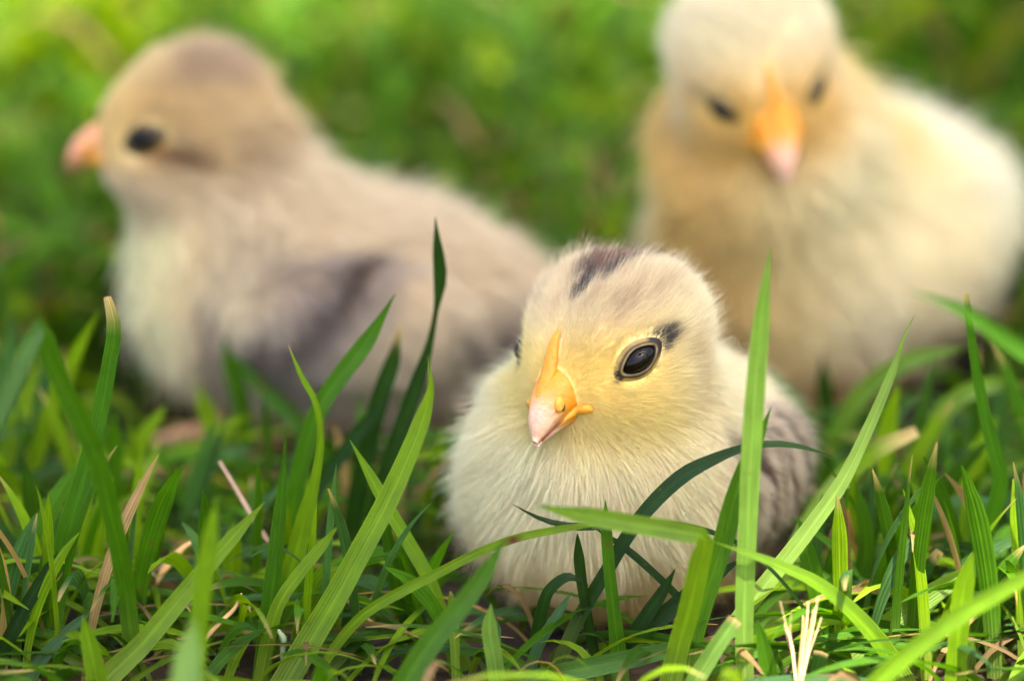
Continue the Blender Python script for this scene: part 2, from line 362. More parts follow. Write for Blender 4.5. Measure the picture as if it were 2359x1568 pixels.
    cul = crom(np.array([Hd(BK((0, -1.92, -.16))), Hd(BK((0, -1.70, .03))), Hd(BK((0, -1.50, .19))), *body.snap([Hd((0, -1.3, .26 + .12 * cs)), Hd((0, -1.18, .26 + .28 * cs)), Hd((0, -1.05, .26 + .44 * cs))], .045 * k), *body.snap([Hd((0, -.95, .26 + .54 * cs))], .0)]), 20)
    cw = np.interp(np.linspace(0, 1, 20), [0, .15, .35, .6, 1], [.01, .07, .13, .125, .05]) * kh * bs * (1 + .06 * np.sin(np.arange(20) * 2.2))
    if cs > 0: V_, F_ = tube(cul, np.stack([cw, cw * .6], 1), 12)
    if cs > 0: mesh_obj('culmen_ridge', V_, F_, M_BEAK, ub, base, np.tile(lin(228, 150, 34), (len(V_), 1)))
    # ---- legs
    if spec.get('legs'):
        for sx, fy in spec['legs']:
            hip = W((sx * .8, fy, 1.5)); ank = W((sx * .85, fy + .25, .9)); foot = W((sx * .9, fy - .05, .16))
            P = crom(np.array([hip, (hip + ank) / 2, ank, (ank + foot) / 2, foot]), 14)
            V_, F_ = tube(P, np.r_[np.linspace(.42, .17, 6), np.linspace(.16, .14, 8)] * k, 10)
            lo = mesh_obj('leg', V_, F_, M_LEG, root, base, np.tile(lin(205, 150, 110), (len(V_), 1)))
            for ang, ln in ((0, 1.35), (.55, 1.05), (-.55, 1.05), (math.pi - .2, .55)):
                d = Rb @ np.array([math.sin(ang), -math.cos(ang), 0])
                P = crom(np.array([foot, foot + d * ln * .4 * k + [0, 0, .07], foot + d * ln * .8 * k - [0, 0, .04], foot + d * ln * k - [0, 0, .10]]), 12)
                V_, F_ = tube(P, np.r_[np.linspace(.12, .10, 9), .075, .05, .02] * k * (1 + .12 * np.sin(np.arange(12) * 2)), 8)
                mesh_obj('toe', V_, F_, M_LEG, lo, base, np.tile(lin(212, 160, 118), (len(V_), 1)))
    # ---- down
    Q = np.array(F); tri = np.concatenate([Q[:, [0, 1, 2]], Q[:, [0, 2, 3]]])
    a_, b_, c_ = V[tri[:, 0]], V[tri[:, 1]], V[tri[:, 2]]
    cen = (a_ + b_ + c_) / 3; area = np.linalg.norm(np.cross(b_ - a_, c_ - a_), axis=1)
    hw = smooth(.35, -.05, headb.d(cen) / k - .0)
    dens = 1 + 1.3 * hw
    face = smooth(-.2, -1.0, hq(cen)[:, 1]) * hw; dens += 2.2 * face
    nrm = norm(np.cross(b_ - a_, c_ - a_)); nrm *= np.sign(np.sum(nrm * body.grad(cen), 1))[:, None]
    if spec.get('cull'): dens *= np.where((nrm @ norm(CAM - hc)) < -.45, .35, 1)
    pr = area * dens; pr /= pr.sum()
    n = spec['hairs']; t = rng.choice(len(tri), n, p=pr); u, v = rng.random(n), rng.random(n)
    fl = u + v > 1; u[fl], v[fl] = 1 - u[fl], 1 - v[fl]
    P = a_[t] + u[:, None] * (b_ - a_)[t] + v[:, None] * (c_ - a_)[t]
    q = hq(P); bp = bq(P); dh = headb.d(P) / k; dt = torso.d(P) / k
    keep = bp[:, 2] > .12
    m_b = (q[:, 1] < -.9) & ((q[:, 0] / (.36 * bs))**2 + ((q[:, 2] + .14) / (.42 * bs))**2 < 1)
    m_c = (q[:, 1] < -.9) & (np.abs(q[:, 0]) < .09) & (q[:, 2] > .1) & (q[:, 2] < .20 + .44 * spec.get('culmen', 1.0))
    keep &= ~(m_b | m_c)
    eyed = np.full(n, 9.0); away = np.zeros_like(P)
    for c, en, a, b, R_, A, B, sx in E:
        r = P - c; x, y, z = r @ a, r @ b, r @ en
        e = np.sqrt((x / (A * 1.30))**2 + (y / (B * 1.40))**2); e = np.where(z > 0, e, 9); keep &= e > 1
        near = e < eyed; eyed = np.where(near, e, eyed); away[near] = (x[:, None]*a + y[:, None]*b)[near]
    P, q, bp, dh, dt, eyed, away = [z[keep] for z in (P, q, bp, dh, dt, eyed, away)]; n = len(P)
    G = body.grad(P)
    hw = smooth(.40, -.02, dh)
    # direction of growth: away from the beak on the head, backwards and down on the body
    fH = norm(P - Hd((0, -1.75, -.15)))
    fB = norm(norm(P - W(np.array(spec['chest']) + [0, -.6, 1.0])) * .9 + Rb @ np.array([0, .45, 0]) + np.array([0, 0, -.75]))
    f = norm(fH * hw[:, None] + fB * (1 - hw)[:, None])
    ew = smooth(2.0, 1.0, eyed)[:, None]; f = norm(f + norm(away) * ew * .9)
    f = norm(f - G * np.sum(f * G, 1)[:, None])
    faceL = smooth(.15, -.95, q[:, 1]) * hw
    Ln = (.54 * (1 - hw) + hw * (.33 * (1 - faceL) + .15 * faceL)) * k
    crown = smooth(.55, 1.0, q[:, 2]) * hw; Ln += .06 * crown * k
    guard = rng.random(n) < .07
    Ln *= np.where(guard, 1.3, 1.0) * (1 - .45 * smooth(1.6, 1.0, eyed)) * (.7 + .6 * rng.random(n)) * (.75 + .5 * vnoise(P, 2.2))
    wing = smooth(1.5, 1.85, np.abs(bp[:, 0])) * smooth(-1.4, -.8, bp[:, 1]) * smooth(.9, 1.3, bp[:, 2]) * (1 - hw); Ln *= 1 - .4 * wing
    lift = np.where(guard, .95, .58) * (1 - .35 * faceL) + .12 * rng.standard_normal(n); lift = np.clip(lift, .15, 1.2) * (1 - .35 * wing)
    side = np.cross(G, f)
    jit = (vnoise(P, 2.6) - .5)[:, None] * side * .8 + .11 * rng.standard_normal((n, 3))
    d0 = norm(G * np.sin(lift)[:, None] * 1.15 + f * np.cos(lift)[:, None] + jit * .5)
    d1 = norm(d0 + f * .75 + jit + np.array([0, 0, -.22]) * (1 - hw)[:, None])
    npts = 5; X = np.zeros((n, npts, 3)); X[:, 0] = P - G * .03
    for i in range(1, npts):
        tt = (i - .5) / (npts - 1); X[:, i] = X[:, i-1] + norm(d0 * (1 - tt) + d1 * tt) * (Ln / (npts - 1))[:, None]
    # tips gather into small locks
    cell = .12 * k; key = np.floor((P + .06 * rng.standard_normal(P.shape)) / cell).astype(np.int64); key = key[:, 0] * 73856093 ^ key[:, 1] * 19349663 ^ key[:, 2] * 83492791
    _, inv = np.unique(key, return_inverse=True); cnt = np.bincount(inv); tip = np.stack([np.bincount(inv, X[:, -1, i]) / cnt for i in range(3)], 1)[inv]
    cl = (.36 * (1 - .6 * hw))[:, None] * (.4 + .6 * rng.random((n, 1))) * np.where(guard, .3, 1)[:, None]
    for i in range(1, npts):
        tt = (i / (npts - 1))**1.5; X[:, i] += (tip - X[:, -1]) * cl * tt if i < npts - 1 else (tip - X[:, i]) * cl
    X[:, :, 2] = np.maximum(X[:, :, 2], base[2] + .05)
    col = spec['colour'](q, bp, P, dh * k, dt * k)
    for c, en, a, b, R_, A, B, sx in E:     # dark corners of the eye and a thin dark line round it
        r = P - c; x, y = r @ a / k / es, r @ b / k / es; z = r @ en
        x = x * 1.2; y = y * 1.25; e = np.sqrt((x / .43)**2 + (y / .27)**2)
        cor = np.maximum(smooth(.33, .40, -x) * smooth(.80, .62, -x) * smooth(.26, .16, np.abs(y) + .50 * np.maximum(-x - .46, 0)),
                         smooth(.36, .42, x) * smooth(.76, .52, x) * smooth(.11, .05, np.abs(y) + .25 * np.maximum(x - .40, 0)))
        ring = smooth(1.14, 1.02, e) * .8 * (vnoise(P, 12.0) > .38)
        dk = np.clip(np.maximum(cor * .97, ring * .85), 0, 1) * (z > 0) * spec.get('eyedark', 1.0)
        col = col * (1 - dk[:, None]) + lin(40, 24, 16) * dk[:, None]
    col *= (.84 + .32 * rng.random((n, 1))); col = np.clip(col, 0, .93)
    hc_ = bpy.data.hair_curves.new('down'); hc_.add_curves([npts] * n)
    hc_.attributes['position'].data.foreach_set('vector', ((X - base) * S).astype(np.float32).ravel())
    ra = hc_.attributes.get('radius') or hc_.attributes.new('radius', 'FLOAT', 'POINT')
    rad = spec['rad'] * k * S * (.7 + .6 * rng.random((n, 1))) * (1 - .35 * hw[:, None]) * np.array([1, .95, .85, .62, .2])[None]
    ra.data.foreach_set('value', rad.astype(np.float32).ravel())
    ca_ = hc_.attributes.new('tint', 'FLOAT_COLOR', 'CURVE'); c4 = np.ones((n, 4), np.float32); c4[:, :3] = col; ca_.data.foreach_set('color', c4.ravel())
    hc_.materials.append(M_FUR)
    ho = bpy.data.objects.new('down', hc_); COL.objects.link(ho); ho.parent = bo
    CHICKS.append(body)
    return root

def mixc(c, col, w_): return c * (1 - w_[:, None]) + col * w_[:, None]
CREAM, WHITE, YEL, GOLD = lin(247, 230, 190), lin(250, 237, 202), lin(250, 224, 142), lin(236, 200, 116)
TAN, BROWN, DARK = lin(200, 178, 150), lin(136, 92, 62), lin(52, 32, 20)
def col_front(q, b, P, dh, dt):
    n = len(P); hw = smooth(.4, 0, dh); c = np.tile(WHITE, (n, 1))
    c = mixc(c, CREAM, smooth(-.6, .9, b[:, 0]) * .8)
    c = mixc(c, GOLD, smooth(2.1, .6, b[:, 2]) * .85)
    # wing with brown-edged feather streaks
    wg = smooth(1.5, 1.95, b[:, 0]) * smooth(-1.6, -.6, b[:, 1]) * smooth(.4, 1.0, b[:, 2])
    st = np.sin((b[:, 2] * 1.2 + b[:, 1] * 2.4) * 5.5 + 9 * vnoise(P, 1.6)); c = mixc(c, lin(214, 196, 170), wg)
    c = mixc(c, lin(98, 68, 42), wg * smooth(.3, .65, st))
    h = np.tile(lin(242, 226, 186), (n, 1))
    yw = smooth(.35, -.75, q[:, 1]) * smooth(.85, .15, q[:, 2]); h = mixc(h, YEL, yw)
    h = mixc(h, WHITE, smooth(.2, 1.0, q[:, 1]) * .6 * smooth(-.2, .5, q[:, 2]))
    gr = smooth(.45, .95, q[:, 2]) * smooth(-1.15, -.6, q[:, 1]); h = mixc(h, lin(216, 194, 156), gr * (.35 + .5 * (vnoise(q * [7, 1.3, 2], 1.6) > .5)))
    ear = np.exp(-((q[:, 1] - .22) / .16)**2) * smooth(.3, -.1, q[:, 2]) * smooth(.4, .8, np.abs(q[:, 0])); h = mixc(h, lin(206, 180, 112), ear * .6)
    x = np.abs(q[:, 0] + .05 * np.sin(q[:, 1] * 4)); pat = smooth(.40, .26, x) * smooth(-.42, -.24, q[:, 1]) * smooth(1.5, 1.2, q[:, 1]) * smooth(.3, .7, q[:, 2])
    dith = lambda w_: (rng.random(len(w_)) < w_) * np.minimum(1, w_ + .35)
    h = mixc(h, BROWN, dith(pat * .9)); edge = smooth(.13, .24, x) * pat * (vnoise(q, 3.0) > .35)
    h = mixc(h, DARK, dith(edge * .85)); fr = smooth(.16, .05, x) * smooth(-.78, -.55, q[:, 1]) * smooth(-.12, -.3, q[:, 1]) * smooth(.5, .8, q[:, 2])
    h = mixc(h, DARK, dith(fr * .9))
    return c * (1 - hw[:, None]) + h * hw[:, None]
def col_left(q, b, P, dh, dt):
    n = len(P); hw = smooth(.4, 0, dh); c = np.tile(lin(218, 204, 178), (n, 1))
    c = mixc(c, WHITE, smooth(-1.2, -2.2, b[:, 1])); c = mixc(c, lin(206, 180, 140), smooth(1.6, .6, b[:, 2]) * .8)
    sx = np.maximum(b[:, 0], 0)
    wg = smooth(1.2, 1.7, sx) * smooth(-1.5, -1.0, b[:, 1]); c = mixc(c, lin(176, 162, 154), wg * .95)
    c = mixc(c, lin(214, 200, 174), wg * smooth(.3, .9, b[:, 1] - .7 * (b[:, 2] - 2.0)) * .9)
    c = mixc(c, lin(236, 228, 206), np.exp(-((b[:, 1] + 1.1) / .4)**2 - ((b[:, 2] - 2.35) / .5)**2) * smooth(.8, 1.4, sx) * .9)
    c = mixc(c, lin(80, 60, 50), wg * np.exp(-(((b[:, 2] - 2.0) - 1.0 * (b[:, 1] + .2)) / .26)**2) * smooth(-.75, -.4, b[:, 1]) * smooth(.9, .45, b[:, 1]))
    c = mixc(c, lin(88, 66, 54), wg * np.exp(-((b[:, 1] + .85) / .3)**2 - ((b[:, 2] - 1.75) / .25)**2))
    c = mixc(c, lin(130, 108, 98), smooth(.8, 1.3, sx) * np.exp(-((b[:, 1] + 1.45) / .16)**2) * smooth(2.6, 2.2, b[:, 2]) * .7)
    c = mixc(c, lin(84, 62, 56), np.exp(-((b[:, 1] - 2.2) / .42)**2 - ((b[:, 2] - 1.75) / .34)**2) * smooth(.2, .7, sx))
    c = mixc(c, lin(236, 226, 206), smooth(3.3, 3.9, b[:, 2]) * smooth(-.2, .6, b[:, 1]))
    h = np.tile(lin(216, 194, 150), (n, 1)); h = mixc(h, lin(232, 214, 168), smooth(-.3, -1.0, q[:, 1]))
    h = mixc(h, lin(232, 216, 190), smooth(-.1, -.6, q[:, 2])); h = mixc(h, lin(178, 152, 126), smooth(.75, 1.05, q[:, 2]) * smooth(-.5, 0, q[:, 1]) * (vnoise(q, 1.3) > .42) * .8)
    st = np.exp(-((q[:, 2] - .06 + .22 * (q[:, 1] + .6)) / .17)**2) * smooth(-.8, -.6, q[:, 1]) * smooth(.5, .0, q[:, 1]) * smooth(.5, .8, np.abs(q[:, 0]))
    h = mixc(h, lin(142, 98, 50), st * .95)
    h = mixc(h, lin(182, 156, 118), smooth(.3, .9, q[:, 1]) * smooth(.6, -.2, q[:, 2]) * .8)
    return (c * (1 - hw[:, None]) + h * hw[:, None]) * np.array([1.04, 1.0, .90])
def col_right(q, b, P, dh, dt):
    n = len(P); hw = smooth(.4, 0, dh); c = np.tile(lin(242, 218, 150), (n, 1))
    c = mixc(c, lin(245, 231, 196), smooth(.7, 1.8, np.abs(b[:, 0])) * .9); c = mixc(c, lin(245, 233, 204), smooth(.2, 1.2, b[:, 1]))
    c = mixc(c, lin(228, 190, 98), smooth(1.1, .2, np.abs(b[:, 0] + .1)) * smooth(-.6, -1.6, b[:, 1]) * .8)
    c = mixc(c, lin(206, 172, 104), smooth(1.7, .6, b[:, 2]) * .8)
    h = np.tile(lin(238, 226, 192), (n, 1)); h = mixc(h, lin(232, 196, 104), smooth(.3, -1.2, q[:, 1]) * smooth(1.1, .0, q[:, 2]))
    return c * (1 - hw[:, None]) + h * hw[:, None]

BODY = [((0, .35, 2.05), (2.0, 2.35, 1.9), .5), ((0, -.85, 2.3), (1.75, 1.45, 1.65), .7), ((0, 2.0, 2.25), (1.25, 1.35, 1.1), .8),
        ((1.72, .35, 2.15), (.62, 1.6, 1.0), .35), ((-1.72, .35, 2.15), (.62, 1.6, 1.0), .35)]
fb = at(1445, 1400, 0.4); fb[2] = -.35
FB = [((0, .3, 1.8), (1.95, 2.15, 1.6), .5), ((-.12, -.8, 2.05), (1.86, 1.4, 1.6), .7), ((0, 1.8, 1.9), (1.2, 1.3, 1.0), .8),
      ((1.80, .45, 2.0), (.46, 1.5, .9), .12), ((-1.80, .45, 2.0), (.46, 1.5, .9), .12)]
make_chick(dict(base=fb, yaw=-math.radians(24), hs=.97, culmen=.78, beak_s=.90, eye_y=.05, headw=at(1416, 797, -.8), hyaw=-math.radians(42), hpitch=math.radians(12), hroll=math.radians(-8), chest=(0, -.7, 2.2),
    body=FB, hairs=230000, rad=.0029, colour=col_front, cell=.10, neck=(1.3, .5), eyes=(1, -1),
    label='small cream chick with a dark brown crown patch, sitting sharply in view among grass blades'))
lb = at(745, 960, 7.6); lb[2] = 0
LB = [((0, .35, 1.7), (1.9, 2.2, 1.28), .6), ((0, -.9, 2.15), (1.65, 1.4, 1.5), .6), ((0, 2.0, 1.2), (1.2, 1.5, .8), .8),
      ((1.76, .45, 1.95), (.44, 1.6, .8), .10), ((-1.76, .45, 1.95), (.44, 1.6, .8), .10)]
make_chick(dict(base=lb, yaw=-math.radians(92), scale=1.12, hs=.84, headw=at(424, 296, 7.4), hyaw=-math.radians(92), hpitch=math.radians(2), chest=(0, -1.1, 2.9),
    body=LB, hairs=60000, rad=.0075, colour=col_left, cell=.14, neck=(1.0, .42), cull=True, lid=.6, eye_y=.14, culmen=0, pink=.8, beak_s=.74, eye_s=.86, eyedark=.0,
    legs=((1, -.9), (-1, -.2)), label='grey-beige chick standing side-on with dark wing streaks and a brown eye stripe'))
rb = at(1888, 880, 10.3); rb[2] = -.3
RB = [((0, .35, 2.05), (1.85, 2.25, 1.7), .5), ((0, -.85, 2.25), (1.65, 1.45, 1.65), .7), ((0, 2.0, 2.05), (1.25, 1.35, 1.0), .8),
      ((1.58, .35, 2.05), (.6, 1.5, 1.0), .35), ((-1.58, .35, 2.05), (.6, 1.5, 1.0), .35)]
make_chick(dict(base=rb, yaw=-math.radians(38), scale=1.12, hs=.79, headw=at(1734, 150, 7.9), hyaw=math.radians(18), hpitch=math.radians(30), hroll=math.radians(-9), chest=(0, -.9, 2.7),
    body=RB, hairs=60000, rad=.0075, colour=col_right, cell=.14, neck=(1.3, .5), cull=True, eyedark=.35, eye_x=.82, eye_y=-.28, eye_s=.72, culmen=1.5, beak_s=1.0, gape=.5,
    legs=((1, -.6), (-1, -.5)), label='yellow and white chick facing the camera with its orange beak pointing down'))

# ------------------------------------------------------------------ ground
gx = np.concatenate([[-40000, -4000, -800, -200], np.linspace(-80, 80, 81), [200, 800, 4000, 40000]])
gy = np.concatenate([[-40000, -4000, -800, -200], np.linspace(-70, 130, 101), [300, 800, 4000, 40000]])
XX, YY = np.meshgrid(gx, gy, indexing='ij'); P = np.stack([XX, YY, np.zeros_like(XX)], -1).reshape(-1, 3)
inn = (np.abs(P[:, 0]) < 81) & (P[:, 1] > -71) & (P[:, 1] < 131)
P[:, 2] = np.where(inn, -.25 - .35 * vnoise(P, .35), -.4)
ny = len(gy); F = [(i*ny+j, (i+1)*ny+j, (i+1)*ny+j+1, i*ny+j+1) for i in range(len(gx)-1) for j in range(ny-1)]
lawn = mesh_obj('lawn', P, F, M_SOIL); tag(lawn, kind='structure')

# ------------------------------------------------------------------ grass blades
GREENS = {'g': (64, 108, 8), 'd': (32, 64, 10), 'y': (108, 142, 10), 'b': (62, 100, 52), 'p': (116, 148, 58), 's': (184, 152, 94)}
def ribbon(Pc, Wd, roll=0.0, fold=.22, nseg=22, tone='g', tip='p', deadtip=0.0, viewed=True, ns=5, side=None):
    """One blade: a creased strip along Pc (base first) with widths Wd in cm."""
    A = crom(np.column_stack([Pc, Wd]), nseg + 1); C, wd = A[:, :3], np.maximum(A[:, 3], .01)
    t = np.linspace(0, 1, nseg + 1)
    if tip == 'p': wd = wd * np.minimum(1, ((1 - t) / .16 + .03))**.75
    T = norm(np.gradient(C, axis=0))
    if viewed:
        vd = norm(CAM - C); W_ = norm(np.cross(T, vd))
    else: W_ = norm(np.tile(side, (len(C), 1)) - T * (T @ side)[:, None])
    Nn = norm(np.cross(W_, T)); cr, sr = np.cos(roll), np.sin(roll)
    W2 = W_ * (cr if np.ndim(cr) == 0 else cr[:, None]) + Nn * (sr if np.ndim(sr) == 0 else sr[:, None]); N2 = norm(np.cross(W2, T))
    s = np.linspace(-1, 1, ns)
    prof = fold * (np.abs(s) - .5)
    V = C[:, None] + W2[:, None] * (s[None, :, None] * wd[:, None, None] / 2) + N2[:, None] * (prof[None, :, None] * wd[:, None, None])
    ln = np.r_[0, np.cumsum(np.linalg.norm(np.diff(C, axis=0), axis=1))]
    uv = np.stack([np.tile(s * .5 + .5, nseg + 1), np.repeat(ln, ns)], 1)
    col = lin(*GREENS[tone]) if isinstance(tone, str) else np.asarray(tone)
    tt = np.tile(col, ((nseg + 1) * ns, 1)); tl = np.repeat(t, ns)
    pale = smooth(.25, 0, tl)[:, None]; tt = tt * (1 - .35 * pale) + lin(150, 170, 90) * .35 * pale
    if deadtip > 0:
        e = (smooth(1 - deadtip, 1, tl + .05 * np.sin(uv[:, 0] * 25)))[:, None]; tt = tt * (1 - e) + lin(206, 176, 124) * e
    F = [(i*ns+j, i*ns+j+1, (i+1)*ns+j+1, (i+1)*ns+j) for i in range(nseg) for j in range(ns - 1)]
    return V.reshape(-1, 3), F, tt, uv
def ground_end(C, Wd):
    """Carry the lower end of a blade on into the soil."""
    C = list(C); Wd = list(Wd)
    if C[0][2] > -.25:
        d = norm(C[0] - C[1]); d = norm(d * np.array([1, 1, .6]) + np.array([0, 0, -.9])); L = (C[0][2] + .4) / max(-d[2], .25)
        C.insert(0, C[0] + d * L); Wd.insert(0, Wd[0] * .9)
    return np.array(C), np.array(Wd)
def clear_of_chicks(Pt, need=.42):
    """Slide a point along the line of sight until it stands clear of the chicks' down."""
    for _ in range(30):
        d = min(float(b.d(Pt[None])[0]) for b in CHICKS)
        if d >= need: return Pt
        Pt = Pt + norm(CAM - Pt) * max(.08, (need - d) * .7)
    return Pt
